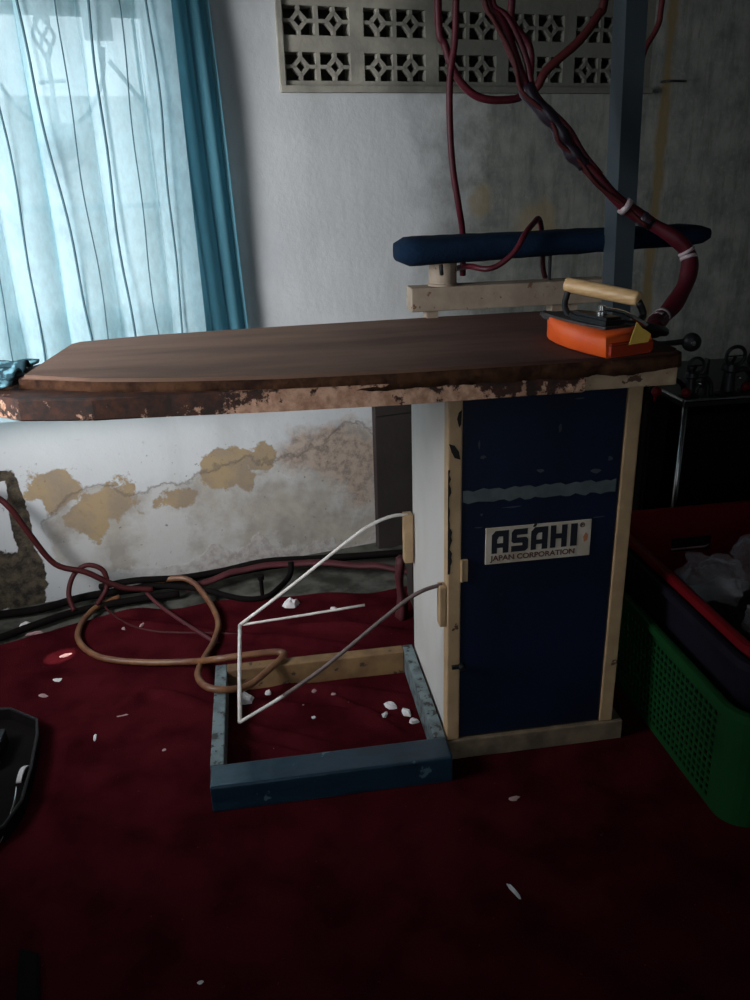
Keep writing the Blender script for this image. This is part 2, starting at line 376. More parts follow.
# ------------------------------------------------------------------ setting
# back wall: window opening and vent opening
wx0, wx1, wz0, wz1 = -1.32, -.53, .80, 1.605
vx0, vx1, vz0, vz1 = -.212, 1.00, 1.418, 1.70
b = MB(); T = .16
b.box(-2.0, wx0, 0, T, -.02, 2.7); b.box(wx0, wx1, 0, T, -.02, wz0); b.box(wx0, wx1, 0, T, wz1, 2.7)
b.box(wx1, vx0, 0, T, -.02, 2.7); b.box(vx0, vx1, 0, T, -.02, vz0); b.box(vx0, vx1, 0, T, vz1, 2.7); b.box(vx1, 3.0, 0, T, -.02, 2.7)
wall_obj('wall_back', b, 'wall')
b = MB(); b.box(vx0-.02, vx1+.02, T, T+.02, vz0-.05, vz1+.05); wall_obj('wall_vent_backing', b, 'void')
b = MB(); b.box(-3.2, 3.0, -3.3, 2.2, -.12, 0); o = obj('floor', b, 'concrete'); o['kind'] = 'structure'
b = MB(); b.prism([(-3.2, -3.3), (3.0, -3.3), (2.9, 1.70), (-3.1, .66)], 2.7, 2.8); o = obj('ceiling', b, 'ceiling'); o['kind'] = 'structure'
b = MB(); X = -1.58
b.box(X-.12, X, -3.2, -.65, 0, 2.7); b.box(X-.12, X, .27, .90, 0, 2.7); b.box(X-.12, X, -.65, .27, 1.8, 2.7); b.box(X-.12, X, -.65, .27, 0, .80)
o = obj('wall_left', b, 'plain_wall'); o['kind'] = 'structure'
b = MB(); b.box(X-.13, X+.015, -.69, -.65, .76, 1.84); b.box(X-.13, X+.015, .27, .31, .76, 1.84); b.box(X-.13, X+.015, -.69, .31, 1.8, 1.84); b.box(X-.13, X+.03, -.70, .32, .76, .80)
o = obj('window_2', b, 'frame_white'); o['kind'] = 'structure'
b = MB(); b.box(2.4, 2.52, -3.2, 1.9, 0, 2.7); o = obj('wall_right', b, 'plain_wall'); o['kind'] = 'structure'
b = MB(); b.box(-1.70, -1.0, -3.2, -3.1, 0, 2.7); b.box(0, 2.5, -3.2, -3.1, 0, 2.7); b.box(-1.0, 0, -3.2, -3.1, 2.15, 2.7); o = obj('wall_front', b, 'plain_wall'); o['kind'] = 'structure'
# courtyard outside the window
b = MB(); b.box(-4.2, 2.4, 2.30, 2.42, 0, 1.60); o = wall_obj('wall_courtyard', b, 'court')
b = MB(); b.box(-3.4, 2.5, .17, 2.5, -.12, -.01); o = wall_obj('floor_courtyard', b, 'concrete')

# window frame and grille
b = MB(); y0, y1 = .02, .07
b.box(wx0, wx1, y0, y1, wz0, wz0+.04); b.box(wx0, wx1, y0, y1, wz1-.025, wz1)
for s in (wx0, -.965, wx1-.03): b.box(s, s+.03, y0, y1, wz0, wz1)
win = wall_obj('window_1', b, 'frame_white')
b = MB()
b.local = True
b.box(wx0-.02, wx1+.02, -.03, .02, wz0-.03, wz0)
o = obj('window_sill', b, 'frame_white', win)
g = MB(); gy = -.025; g.local = True
for s in (-1.23, -.80):                       # upright bars with a basket twist
    g.tube([(s, gy, wz0), (s, gy, 1.48)], .007, 6, 1); g.tube([(s, gy, 1.58), (s, gy, wz1)], .007, 6, 1)
    for k in range(4):
        g.tube([(s+.024*math.sin(PI*j/8)*math.cos(k*PI/2+j*.45), gy+.024*math.sin(PI*j/8)*math.sin(k*PI/2+j*.45), 1.47+.115*j/8) for j in range(9)], .0045, 5, 2)
    for q in (-1, 1):                                # curved leaves meeting under the twist
        g.tube([(s+q*.135, gy, 1.50), (s+q*.12, gy, 1.42), (s+q*.07, gy, 1.345), (s, gy, 1.31)], .006, 6, 5)
        g.tube([(s+q*.145, gy, 1.47), (s+q*.19, gy, 1.41), (s+q*.235, gy, 1.345)], .006, 6, 4)
        g.tube([(s, gy, 1.29), (s+q*.05, gy, 1.25), (s, gy, 1.20)], .006, 6, 4)
    g.lathe((s, gy-.004, 1.285), [(.0, 0), (.042, .002), (.048, .006), (.042, .010), (0, .012)], 14, (0, 1, 0))
    g.lathe((s+.02, gy-.004, 1.03), [(.0, 0), (.010, .002), (.012, .006), (0, .010)], 10, (0, 1, 0))
    for k in range(8):
        a = k*PI/4; g.bar((s+.02, gy, 1.03), (s+.02+.026*math.cos(a), gy, 1.03+.032*math.sin(a)), .004, .004)
    g.bar((s-.03, gy, 1.42), (s+.035, gy, 1.425), .008, .008)
for s in (-1.01, -.675, -.585): g.tube([(s, gy, wz0), (s, gy, wz1)], .0045, 6, 1)
for s in (-1.10, -.672): g.box(s-.034, s+.034, gy-.006, gy+.006, 1.515, 1.59)
for z in (wz0+.05, 1.12): g.box(wx0, wx1, gy-.004, gy+.004, z, z+.014)
o = obj('window_grille', g, 'iron_bar', win); o['label'] = 'dark ornamental iron grille'
win.matrix_world = WM

# ventilation lattice: rows of concrete blocks, two pierced squares each
fr = MB(); fr.box(vx0, vx0+.014, -.012, .05, vz0, vz1); fr.box(vx0, vx1, -.020, .05, vz0-.016, vz0)
wall_obj('trim_1', fr, 'vent')
ordn = ['leftmost', 'second from the left', 'third from the left', 'fourth from the left', 'rightmost']
def vent_block(i, row):
    s0 = vx0+.014+i*.2275; s1 = s0+.2275; z0 = vz0+row*.110; z1 = z0+.110
    hs0, hs1 = s0+.006+.0, s1-.035; hz0, hz1 = z0+.014, z0+.014+.070
    y0, y1 = 0.0, .055
    v = MB(); v.local = True; v.box(s0, hs0, y0, y1, z0, z1); v.box(hs1, s1, y0, y1, z0, z1); v.box(hs0, hs1, y0, y1, z0, hz0); v.box(hs0, hs1, y0, y1, hz1, z1)
    mid = (hs0+hs1)/2; v.box(mid-.006, mid+.006, y0+.004, y1, hz0, hz1)
    for a0, a1 in ((hs0, mid-.006), (mid+.006, hs1)):
        cx, cz = (a0+a1)/2, (hz0+hz1)/2; r = .021; yy = y0+.014
        pts = [(cx, cz+r), (cx+r, cz), (cx, cz-r), (cx-r, cz)]
        for k in range(4):
            p, q = pts[k], pts[(k+1) % 4]; v.bar((p[0], yy, p[1]), (q[0], yy, q[1]), .010, .022, upv=(0, 1, 0))
        for p, e in zip(pts, ((cx, hz1), (a1, cz), (cx, hz0), (a0, cz))): v.bar((p[0], yy, p[1]), (e[0], yy, e[1]), .009, .022, upv=(0, 1, 0))
    o = obj('ventilation_block', v, 'vent', None, loc=(0, 0, 0)); o.matrix_world = WM
    tag(o, 'pierced concrete ventilation block with two diamond squares, %s in the %s row' % (ordn[i], ('lower', 'upper')[row]), 'ventilation block', 'ventilation blocks high in the back wall')
for row in (0, 1):
    for i in range(5): vent_block(i, row)
b = MB(); b.box(vx0, vx1, .0, .06, vz0+.22, vz1); b.box(vx0+.014+5*.2275, vx1, .0, .06, vz0, vz0+.22)
wall_obj('trim_2', b, 'vent')
# small iron hook in the wall seam
b = MB(); b.tube([WP(1.045, -.01, 1.437), WP(1.05, .03, 1.437), WP(1.10, .035, 1.436), WP(1.125, .02, 1.438)], .0035, 6, 3)
tag(obj('wall_nail', b, 'black', smooth=True), 'small black bent nail in the brown seam of the wall', 'nail')

# carpet with a curved back edge
edge = [(-2.2, .55), (-1.4, .60), (-1.11, .667), (-1.048, .681), (-.974, .708), (-.914, .752), (-.849, .785), (-.707, .791), (-.59, .785), (-.443, .804), (-.175, .775), (.036, .76), (.5, .80), (2.2, 1.0)]
def ey(x):
    for (a, p), (c, q) in zip(edge, edge[1:]):
        if a <= x <= c: return p+(q-p)*(x-a)/(c-a)
    return edge[0][1] if x < edge[0][0] else edge[-1][1]
def ridge(x, y, ax, ay, bx, by, w, h):
    dx, dy = bx-ax, by-ay; L = math.hypot(dx, dy); t = ((x-ax)*dx+(y-ay)*dy)/L/L; t0 = max(0, min(1, t))
    d = math.hypot(x-ax-t0*dx, y-ay-t0*dy); return h*math.exp(-(d/w)**2)*math.sin(PI*min(1, max(0, t0*.9+.05)))
ridges = [(-.43, .28, -.06, .13, .014, .011), (-.46, .20, -.2, .05, .012, .009), (-.36, .34, -.03, .22, .012, .010), (-.25, .30, -.05, .05, .010, .008),
          (-.44, .13, -.25, .02, .012, .008), (-.745, .30, -.664, .372, .012, .010), (-.664, .372, -.515, .28, .012, .010), (-.785, .234, -.88, .08, .012, .008),
          (-.30, .62, .02, .52, .014, .012), (-.45, .60, -.1, .45, .014, .010), (-1.2, .2, -.3, -.35, .03, .006), (-.9, -.25, .1, -.5, .03, .006), (-1.05, .5, -.6, .42, .03, .005), (-.82, .76, -.45, .60, .01, .006)]
def cz(x, y):
    e = ey(x)-y
    z = .006+.0025*noise.noise(Vector((x*9, y*9, 0)))
    if not (x < -.84 and y < .36):
        for r in ridges: z += 1.9*ridge(x, y, *r)
    else: z = min(z, .007)
    if e < .05: z += .006*math.exp(-(e/.02)**2)*(1+.8*math.sin(x*23))
    return z
b = MB(); xs = []; x = -1.57
while x < 2.2: xs.append(x); x += .011 if -1.2 < x < .35 else .05
xs.append(2.2); nyv = 270
ts = [1-(1-i/nyv)**1 for i in range(nyv+1)]
rows = []
for x in xs:
    e = ey(x)+.004*math.sin(x*31); colv = []
    for i in range(nyv+1):
        t = i/nyv; y = e - (e+2.9)*(t**2.1); colv.append(b.bm.verts.new((x, y, cz(x, y))))
    rows.append(colv)
for a, c in zip(rows, rows[1:]):
    for i in range(nyv): b.bm.faces.new((a[i], a[i+1], c[i+1], c[i]))
carpet = obj('carpet', b, 'carpet', smooth=True, loc=(0, 0, 0))
so_ = carpet.modifiers.new('thickness', 'SOLIDIFY'); so_.thickness = .005; so_.offset = -1
tag(carpet, 'worn dark red carpet with wrinkles and a curved back edge', 'carpet')

# ------------------------------------------------------------------ curtains
def drape(name, s0, s1, z0, z1, off, amp, per, m, parent, seed=0, k=1.35, lean=0):
    rnd = random.Random(seed); b = MB(); n = int((s1-s0)/.0045); nz_ = 26; ph = rnd.random()*6
    grid = []
    for j in range(nz_+1):
        v = j/nz_; z = z0+(z1-z0)*v; rowv = []
        for i in range(n+1):
            t = s0+(s1-s0)*i/n; w = 2*PI*t/per+ph + .6*math.sin(t*9+seed)
            kk = k*(.75+.25*math.sin(t*17+seed)+.1*math.sin(z*4+t*5))
            s = t+kk*per/(2*PI)*math.sin(w)*.5 + lean*(v-.5)
            o_ = off+amp*math.cos(w)*(1+.25*math.sin(z*3+t*8)) + .006*math.sin(z*7+t*20)
            rowv.append(b.bm.verts.new((s, -o_, z)))
        grid.append(rowv)
    for a, c in zip(grid, grid[1:]):
        for i in range(n): b.bm.faces.new((a[i], a[i+1], c[i+1], c[i]))
    b.local = True
    return obj(name, b, m, parent, smooth=True)
ct = thing('window_curtain', 'sheer light blue window curtain with a thicker teal panel at its right side', 'curtain', (0, 0, 0))
ct.location = W0; ct.rotation_euler = (0, 0, WA)
drape('sheer_panel', -1.44, -.508, .60, 2.12, .088, .019, .125, 'sheer', ct, 3, 2.9)
for k, (s_, w_) in enumerate([(-.998, .002), (-.925, .003), (-.848, .0035), (-.762, .002), (-.694, .0035), (-.626, .002), (-.557, .003)]):  # thin dark tubes added to draw the shade in the curtain folds
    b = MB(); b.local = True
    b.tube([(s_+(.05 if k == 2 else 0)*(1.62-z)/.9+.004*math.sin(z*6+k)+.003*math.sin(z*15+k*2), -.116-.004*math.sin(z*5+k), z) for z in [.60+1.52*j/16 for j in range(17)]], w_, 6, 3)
    obj('fold_shade_line', b, 'seam', ct, True)
o = drape('teal_panel', -.538, -.383, .62, 2.12, .046, .014, .046, 'teal', ct, 8, 1.2, lean=-.055); o['label'] = 'thick teal panel'
b = MB(); b.local = True; b.tube([(-1.50, -.085, 2.13), (-.35, -.085, 2.13)], .010, 10, 1)
for s in (-1.46, -.40): b.bar((s, 0, 2.13), (s, -.085, 2.13), .012, .012)
o = obj('curtain_rod', b, 'steel', None, loc=(0, 0, 0)); o.matrix_world = WM; tag(o, 'thin metal rod that carries the curtain above the window', 'curtain rod')

# ------------------------------------------------------------------ ironing table
IT = thing('ironing_table', 'industrial ironing table with brown cloth board, blue cabinet door and open floor frame', 'ironing table', (0, 0, 0))
def P(name, mb, m, parent=None, smooth=False, angle=None, label=None):
    o = obj(name, mb, m, parent or IT, smooth, angle=angle)
    if label: o['label'] = label
    return o
CW, CD = .372, .360
# floor frame
b = MB(); b.box(-.494, -.003, -.077, -.010, .010, .0726, .004); P('front_rail', b, 'blue_bar', label='worn blue front rail')
b = MB(); b.box(-.496, -.468, -.010, .362, .010, .0726, .003); P('left_rail', b, 'grey_bar', label='scratched pale grey side rail')
b = MB(); b.box(-.468, -.028, .330, .362, .010, .0726, .003); P('rear_rail', b, 'orange_bar', label='ochre rear rail')
b = MB(); b.box(-.028, -.002, -.010, .362, .010, .0726, .003); P('inner_rail', b, 'grey_bar')
b = MB(); b.box(-.003, .395, -.012, .362, .010, .058, .003); P('cabinet_plinth', b, 'plinth')
# cabinet body
b = MB(); b.box(.004, .010, .028, CD, .058, .83); P('side_panel', b, 'side_white', label='white left side panel')
b = MB(); b.box(CW-.006, CW, .028, CD, .058, .83); P('side_panel', b, 'side_white')
b = MB(); b.box(.006, CW-.006, CD-.006, CD, .058, .83); P('rear_panel', b, 'side_white')
b = MB(); b.box(.001, .028, -.006, .028, .058, .832, .003); P('front_post', b, 'cream', label='chipped cream left post')
def quad2(b, pts, yf):
    vs = [b.bm.verts.new((x, yf, z)) for x, z in pts]; b.bm.faces.new(vs)
    vb = [b.bm.verts.new((x, yf+.0006, z)) for x, z in pts]
    for i in range(len(pts)): b.bm.faces.new((vs[i], vs[(i+1) % len(pts)], vb[(i+1) % len(pts)], vb[i]))
def flake(pts, yf, m='peel_dark', parent=None, label=None):
    b = MB(); quad2(b, pts, yf); o = P('peeled_patch', b, m, parent)
    return o
post = [o for o in IT.children if o.name == 'front_post'][0]
rf = random.Random(5); L_ = [(.0008, .455+.009*k) for k in range(25)]; R_ = [(.0025+.0055*rf.random()**1.5+(.002 if 2 < k < 12 else 0), .455+.009*k) for k in range(25)]
flake(R_+L_[::-1], -.0066, parent=post)
flake([(.002, .722), (.013, .718), (.021, .706), (.024, .690), (.013, .694), (.007, .706)], -.0066, parent=post)
flake([(.017, .768), (.021, .752), (.025, .758), (.026, .785), (.020, .780)], -.0066, parent=post)
b = MB(); b.box(.343, CW, -.006, .028, .058, .832, .003); P('front_post', b, 'cream', label='chipped cream right post')
b = MB(); b.box(.028, .341, -.003, .012, .062, .822, .002)
door = P('door', b, 'navy', label='navy blue cabinet door')
b = MB(); n = 30
top_ = [(.030+.304*i/n, .626-.002*i/n+.0022*math.sin(i*2.1)+.0015*math.sin(i*5.3)) for i in range(n+1)]
bot_ = [(.030+.304*i/n, .602-.003*i/n+.0022*math.sin(i*1.7+2)+.0015*math.sin(i*4.1)) for i in range(n+1)]
rg = []
for (x, z), (x2, z2) in zip(top_, bot_):
    rg.append([b.bm.verts.new((x, -.0048, z)), b.bm.verts.new((x, -.0048, z2)), b.bm.verts.new((x, -.002, z2)), b.bm.verts.new((x, -.002, z))])
for a, c in zip(rg, rg[1:]):
    for k in range(4): b.bm.faces.new((a[k], a[(k+1) % 4], c[(k+1) % 4], c[k]))
b.bm.faces.new(rg[0]); b.bm.faces.new(rg[-1][::-1]); P('tape_strip', b, 'tape', door, label='grey tape strip')
rf = random.Random(9)
for cx, czz, w, h in ((.215, .735, .008, .022), (.060, .715, .004, .018), (.068, .690, .012, .010), (.180, .655, .018, .008), (.292, .645, .024, .010), (.318, .668, .012, .012), (.13, .585, .045, .003), (.305, .548, .028, .003), (.062, .548, .016, .0025), (.25, .790, .02, .003)):
    b = MB(); quad2(b, [(cx+math.cos(a)*w/2*(.5+rf.random()*.7), czz+math.sin(a)*h/2*(.5+rf.random()*.7)) for a in [2*PI*k/9 for k in range(9)]], -.0037); P('scratch_mark', b, 'scratch', door)
# small hinge and catch on the left edge of the door
b = MB(); b.box(.029, .041, -.009, -.003, .437, .484, .001); b.lathe((.029, -.008, .437), [(.003, 0), (.003, .047)], 8); P('hinge', b, 'cream', door)
b = MB(); b.box(.010, .036, -.012, -.005, .238, .246, .001); b.lathe((.030, -.004, .242), [(.007, 0), (.007, .012), (.004, .014)], 10, (0, -1, 0)); P('catch', b, 'black', door)
# sign plate with lettering
b = MB(); b.box(.076, .290, -.0065, -.003, .468, .5455, .0012); plate = P('sign_plate', b, 'sign_white', door, label='cream sign plate reading ASAHI')
R4 = lambda a, c, d, e: [(a, c), (d, c), (d, e), (a, e)]
GL = {'A': [[(0, 0), (.32, 0), (.32, .62), (0, .62)], [(0, .62), (.32, .62), (.42, .74), (.42, 1), (.22, 1), (0, .82)], R4(.42, .74, 1, 1), R4(.66, 0, 1, .74), R4(.32, .24, .66, .44)],
      'S': [[(0, .55), (.32, .55), (.32, .74), (.95, .74), (.95, 1), (.16, 1), (0, .86)], [(0, .55), (0, .46), (.12, .38), (.66, .38), (.66, .26), (1, .26), (1, .52), (.88, .62), (.32, .62), (.32, .55)], [(0, 0), (.84, 0), (1, .12), (1, .26), (0, .26)]],
      'H': [R4(0, 0, .33, 1), R4(.67, 0, 1, 1), R4(.33, .40, .67, .62)], 'I': [R4(.1, 0, .9, 1)]}
b = MB(); x = .088; z0 = .491; hh = .048
for ch, w in (('A', .034), ('S', .034), ('A', .034), ('H', .034), ('I', .017)):
    for poly in GL[ch]: quad2(b, [(x+px*w, z0+pz*hh+(x-.088)*.008) for px, pz in poly], -.0071)
    x += w+.0055
quad2(b, [(.170, .540), (.176, .541), (.180, .551), (.172, .546)], -.0071)
P('lettering', b, 'sign_black', plate)
def text(name, body, size, loc, m, parent, offset=0., sx=1.):
    c = bpy.data.curves.new(name, 'FONT'); c.body = body; c.size = size; c.extrude = .0002; c.offset = offset
    o = bpy.data.objects.new(name+'_tmp', c); COL.objects.link(o); bpy.context.view_layer.update()
    me = bpy.data.meshes.new_from_object(o.evaluated_get(bpy.context.evaluated_depsgraph_get())); bpy.data.objects.remove(o)
    bm = bmesh.new(); bm.from_mesh(me); bpy.data.meshes.remove(me)
    bm.transform(Matrix.Translation(loc) @ Matrix.Rotation(PI/2, 4, 'X') @ Matrix.Diagonal((sx, 1, 1, 1)))
    k = MB(); k.bm = bm; return P(name, k, m, parent)
text('small_lettering', 'JAPAN CORPORATION', .0155, (.087, -.0069, .4755), 'sign_brown', plate, .0004, 1.07)
text('trademark', '\u00ae', .013, (.266, -.0069, .531), 'sign_brown', plate, .0004)
b = MB(); quad2(b, [(.276, .498), (.283, .502), (.284, .514), (.279, .519), (.274, .510)], -.0070); P('smudge', b, 'smudge', plate)

# board: padded cloth top on a rusty metal tray
def outline(grow=0., left=0.):
    base = [(-.732, .046), (-.600, -.012), (-.476, -.045), (-.30, -.075), (-.10, -.088), (.25, -.092), (.385, -.085), (.405, -.06), (.410, .36), (.400, .405), (.380, .421),
            (.1, .415), (-.30, .400), (-.551, .387), (-.690, .352), (-.705, .330)]
    c = Vector((-.1, .17)); out = []
    for x, y in base:
        d = Vector((x, y))-c; L = d.length
        out.append((x+d.x/L*grow-(left if x < -.55 else 0), y+d.y/L*grow))
    return out
b = MB(); b.prism(outline(0), .858, .884, .006, 3)
top = P('board_pad', b, 'cloth', smooth=True, angle=50, label='brown cloth covered board')
# hanging edge of the cloth, uneven
b = MB(); ol = outline(.003); n = len(ol)
dense = []
for i in range(n):
    a, c = Vector(ol[i]), Vector(ol[(i+1) % n]); k = max(1, int((c-a).length/.008))
    for j in range(k): dense.append(a+(c-a)*j/k)
nd = len(dense); tv, bv = [], []
for i, p in enumerate(dense):
    zb = .853-.006*noise.noise(Vector((p.x*14, p.y*14, 1)))-.004*noise.noise(Vector((p.x*50, p.y*50, 5)))
    out_ = .002+.002*noise.noise(Vector((p.x*30, p.y*30, 9)))
    d = (p-Vector((-.1, .17))).normalized()*out_
    tv.append(b.bm.verts.new((p.x, p.y, .878))); bv.append(b.bm.verts.new((p.x+d.x, p.y+d.y, zb)))
for i in range(nd): b.bm.faces.new((tv[i], tv[(i+1) % nd], bv[(i+1) % nd], bv[i]))
o = P('cloth_edge', b, 'cloth_edge', top, smooth=True); md = o.modifiers.new('thickness', 'SOLIDIFY'); md.thickness = .003
# metal tray
b = MB()
tray = [(-.80, .03), (-.72, -.035), (-.60, -.062), (-.476, -.066), (-.30, -.082), (-.10, -.092), (.22, -.092), (.225, .40), (-.551, .392), (-.70, .32), (-.79, .20)]
b.prism(tray, .825, .862, .003, 1)
b.box(-.85, -.66, .02, .12, .838, .860, .003)
P('metal_tray', b, 'rim', label='rusty tray rim with flaking cream paint')
b = MB(); b.box(.222, .390, -.088, .400, .826, .861, .004); P('head_block', b, 'head', label='cream end block')
# bent cloth rack on the left side, two rods joined by a cross rod
b = MB(); b.box(-.022, .0, .335, .362, .315, .440, .003); br1 = P('rack_bracket', b, 'cream')
b = MB(); b.box(-.014, .0, -.002, .024, .335, .425, .003); br2 = P('rack_bracket', b, 'cream')
b = MB(); b.tube([(-.012, .345, .438), (-.05, .34, .440), (-.10, .335, .425), (-.152, .333, .393), (-.30, .33, .285), (-.425, .33, .197)], .0042, 8, 5)
P('rack_rod', b, 'white_rod', smooth=True)
b = MB(); b.tube([(-.425, .33, .197), (-.427, .17, .180), (-.427, .0, .163)], .0045, 8, 2); P('rack_rod', b, 'white_rod', smooth=True)
b = MB(); b.tube([(-.425, .33, .197), (-.27, .33, .206), (-.123, .33, .217)], .0032, 8, 2); P('rack_rod', b, 'white_rod', smooth=True)
b = MB(); b.tube([(-.427, .0, .163), (-.375, .002, .190), (-.335, .003, .212)], .0038, 8, 3); P('rack_rod', b, 'white_rod', smooth=True)
b = MB(); b.tube([(-.335, .003, .212), (-.25, .004, .268), (-.13, .006, .362), (-.075, .008, .402), (-.04, .010, .418), (-.006, .012, .424)], .0042, 8, 5); P('rack_rod', b, 'rusty_rod', smooth=True, label='dark rusty rod')
# rear shelf beam, sleeve board and pole
b = MB(); b.box(.014, .47, .395, .455, .899, .951, .003); P('rear_beam', b, 'cream_pale')
for q in ((.05, .075, .400, .440, .84, .900), (.34, .40, .402, .440, .80, .900)): b = MB(); b.box(*q); P('beam_support', b, 'cream_pale')
b = MB(); b.lathe((.092, .43, .951), [(.033, 0), (.033, .004), (.031, .006), (.031, .050), (.0, .051)], 24); P('sleeve_board_mount', b, 'cream_pale', smooth=True, angle=40)
b = MB(); secs = []
for i in range(33):
    t = i/32; x = -.012+.715*t; c_ = 1.026+.012*t
    e = min(1, math.sqrt(max(0, 1-((.030-min(x+.012, .030))/.031)**2)))*min(1, math.sqrt(max(0.0, 1-((.04-min(.703-x, .04))/.04)**2)))
    e = max(e, .62); hh = (.030-.008*t)*e; wd = (.070-.01*t)*e; sec = []
    for k in range(16):
        a = 2*PI*k/16; ca, sa = math.cos(a), math.sin(a)
        sec.append((x, .43+wd*math.copysign(abs(ca)**.6, ca), c_+hh*math.copysign(abs(sa)**.6, sa)+.0018*noise.noise(Vector((x*30, a*2, 0)))))
    secs.append(sec)
b.loft(secs); P('sleeve_board', b, 'blue_pad', smooth=True, label='long narrow blue padded sleeve board')
b = MB(); b.tube([(.075, .375, 1.000), (.075, .372, .990), (.077, .375, .980)], .0045, 8, 2); P('mount_screw', b, 'black')
b = MB(); b.tube([(.34, .43, .95), (.34, .43, 1.01)], .004, 8, 1); P('sleeve_board_strut', b, 'black')
b = MB()
lo = [(.452, .305), (.492, .305), (.492, .365), (.452, .365)]; hi = [(.432, .325), (.478, .325), (.478, .385), (.432, .385)]
hi = [(x-.02, y) for x, y in hi]
b.loft([[(x, y, .60) for x, y in lo], [(x, y, 1.95) for x, y in hi]]); P('hanger_pole', b, 'pole', label='tall blue grey steel pole')
for z in (.62, .79): b = MB(); b.box(.37, .50, .30, .37, z, z+.04); P('pole_bracket', b, 'black')
b = MB(); b.tube([(.42, .36, 1.93), (.30, .33, 1.96), (.13, .30, 1.95)], .010, 8, 4); P('hanger_arm', b, 'pole', smooth=True)
# knob at the right end
b = MB(); b.tube([(.405, .10, .862), (.44, .15, .862), (.50, .2, .838), (.56, .2, .840)], .006, 8, 4); b.bar((.40, .05, .866), (.50, .19, .832), .03, .006); P('rear_lever', b, 'black', smooth=False)
b = MB(); b.lathe((.571, .188, .838), [(0, -.004), (.012, -.002), (.019, .004), (.020, .012), (.016, .020), (.006, .024), (0, .025)], 20, (.2, 1, 0)); P('round_knob', b, 'black', smooth=True)
b = MB(); b.lathe((.570, .186, .839), [(.005, -.004), (.005, 0)], 10, (.2, 1, 0)); P('knob_screw', b, 'steel')

# bunched patterned cloth on the left end of the tray
b = MB(); nx, ny = 26, 20; gr = []
for i in range(nx+1):
    rowv = []
    for j in range(ny+1):
        u, v = i/nx, j/ny; x = -.95+.205*u; y = .06+.22*v
        z = .868+.018*(math.sin(v*17+u*3)*.5+.5)*(math.sin(PI*min(1, v+.1))) + .010*noise.noise(Vector((u*5, v*9, 3)))+.006*u
        rowv.append(b.bm.verts.new((x, y-.04*u, z)))
    gr.append(rowv)
for a, c in zip(gr, gr[1:]):
    for j in range(ny): b.bm.faces.new((a[j], a[j+1], c[j+1], c[j]))
o = obj('folded_cloth', b, 'patterned', smooth=True); o.modifiers.new('thickness', 'SOLIDIFY').thickness = .004
tag(o, 'rumpled blue and black patterned cloth lying over the left end of the ironing board', 'cloth')

# ------------------------------------------------------------------ steam iron
SI = thing('steam_iron', 'old steam iron with orange shoe and pale wooden handle on the board', 'iron', (.265, .0, .885))
ax = Vector((-.29, .957, 0)); sd = Vector((.957, .29, 0)); heel = Vector((.291, -.098, 0))
def ip(a, s, z): q = heel+ax*a+sd*s; return (q.x, q.y, z)
prof = [(0, .046), (.05, .048), (.10, .045), (.15, .035), (.19, .022), (.215, .008)]
def ishape(k, z0, z1, shrink, bev, bm_, a0=0.):
    pts = [(a0+a*(1-.0*shrink), s*k) for a, s in prof]; pts = pts + [(a, -s) for a, s in reversed(pts)]
    pl = [ip(a, s, 0)[:2] for a, s in pts]; bm_.prism(pl, z0, z1, bev, 2); return bm_
b = MB(); secs = []
for z, k, f in ((.886, 1.02, 0), (.889, 1.08, 0), (.906, 1.10, 0), (.916, 1.05, .004), (.923, .95, .010), (.927, .80, .018)):
    pts = [(f+a*(1-f*3), q*k) for a, q in prof]; pts = pts+[(.222-f*2, 0)]+[(a, -q) for a, q in reversed(pts)]
    secs.append([ip(a, q, z) for a, q in pts])
b.loft(secs); obj('orange_shoe', b, 'orange', SI, True, angle=50)
b = MB(); q = [ip(-.006, -.044, 0)[:2], ip(-.006, .047, 0)[:2], ip(.010, .049, 0)[:2], ip(.010, -.046, 0)[:2]]; b.prism(q, .887, .910, .004); obj('shoe_heel', b, 'orange_shaded', SI)
b = ishape(.62, .920, .931, 0, .003, MB(), .030); obj('sole_body', b, 'dull_steel', SI, True, angle=40)
b = MB(); pl = [ip(a, s, 0)[:2] for a, s in ((.04, -.020), (.04, .022), (.12, .020), (.150, .010), (.150, -.010), (.12, -.018))]; b.prism(pl, .925, .944, .005); obj('housing', b, 'black', SI, True, angle=40)
h0, h1 = Vector((.250, .10, .983)), Vector((.343, -.015, .966))
b = MB(); b.tube([h0+(h1-h0)*t for t in (0, .05, .2, .5, .8, .95, 1)], .012, 14, 4, rad=lambda t: .0125*min(1, .55+6*t, .55+6*(1-t))*(1+.10*math.sin(t*PI))); obj('handle', b, 'wood', SI, True, angle=60)
b = MB(); b.tube([Vector(ip(.155, .0, .925)), Vector((.246, .088, .945)), h0+Vector((.006, -.004, -.006))], .006, 8, 4); obj('handle_bracket', b, 'black', SI, True)
b = MB(); b.tube([Vector(ip(.05, .035, .92)), Vector((.352, -.015, .935)), h1+Vector((-.002, 0, -.004))], .0065, 8, 4); obj('handle_bracket', b, 'black', SI, True)
b = MB(); b.lathe(ip(.075, .0, .938), [(.010, 0), (.010, .012), (.006, .014), (.006, .022), (0, .023)], 10); b.tube([ip(.075, 0, .955), ip(.04, .02, .95), ip(.01, .045, .93)], .004, 6, 3); obj('steam_valve', b, 'steel', SI, True, angle=40)
b = MB(); b.tube([ip(.06, .02, .93), ip(.03, .06, .925), (.40, -.01, .905), (.425, .06, .89)], .0075, 8, 4); obj('steam_inlet', b, 'black', SI, True)
b = MB(); b.loft([[(x, y+d, z) for x, y, z in ((0.296, -0.108, 0.943), (0.285, -0.108, 0.906), (0.319, -0.108, 0.909), (0.323, -0.108, 0.922), (0.306, -0.108, 0.933))] for d in (0, .002)])
tg = obj('paper_tag', b, 'yellow', SI); tg['label'] = 'small yellow tag'

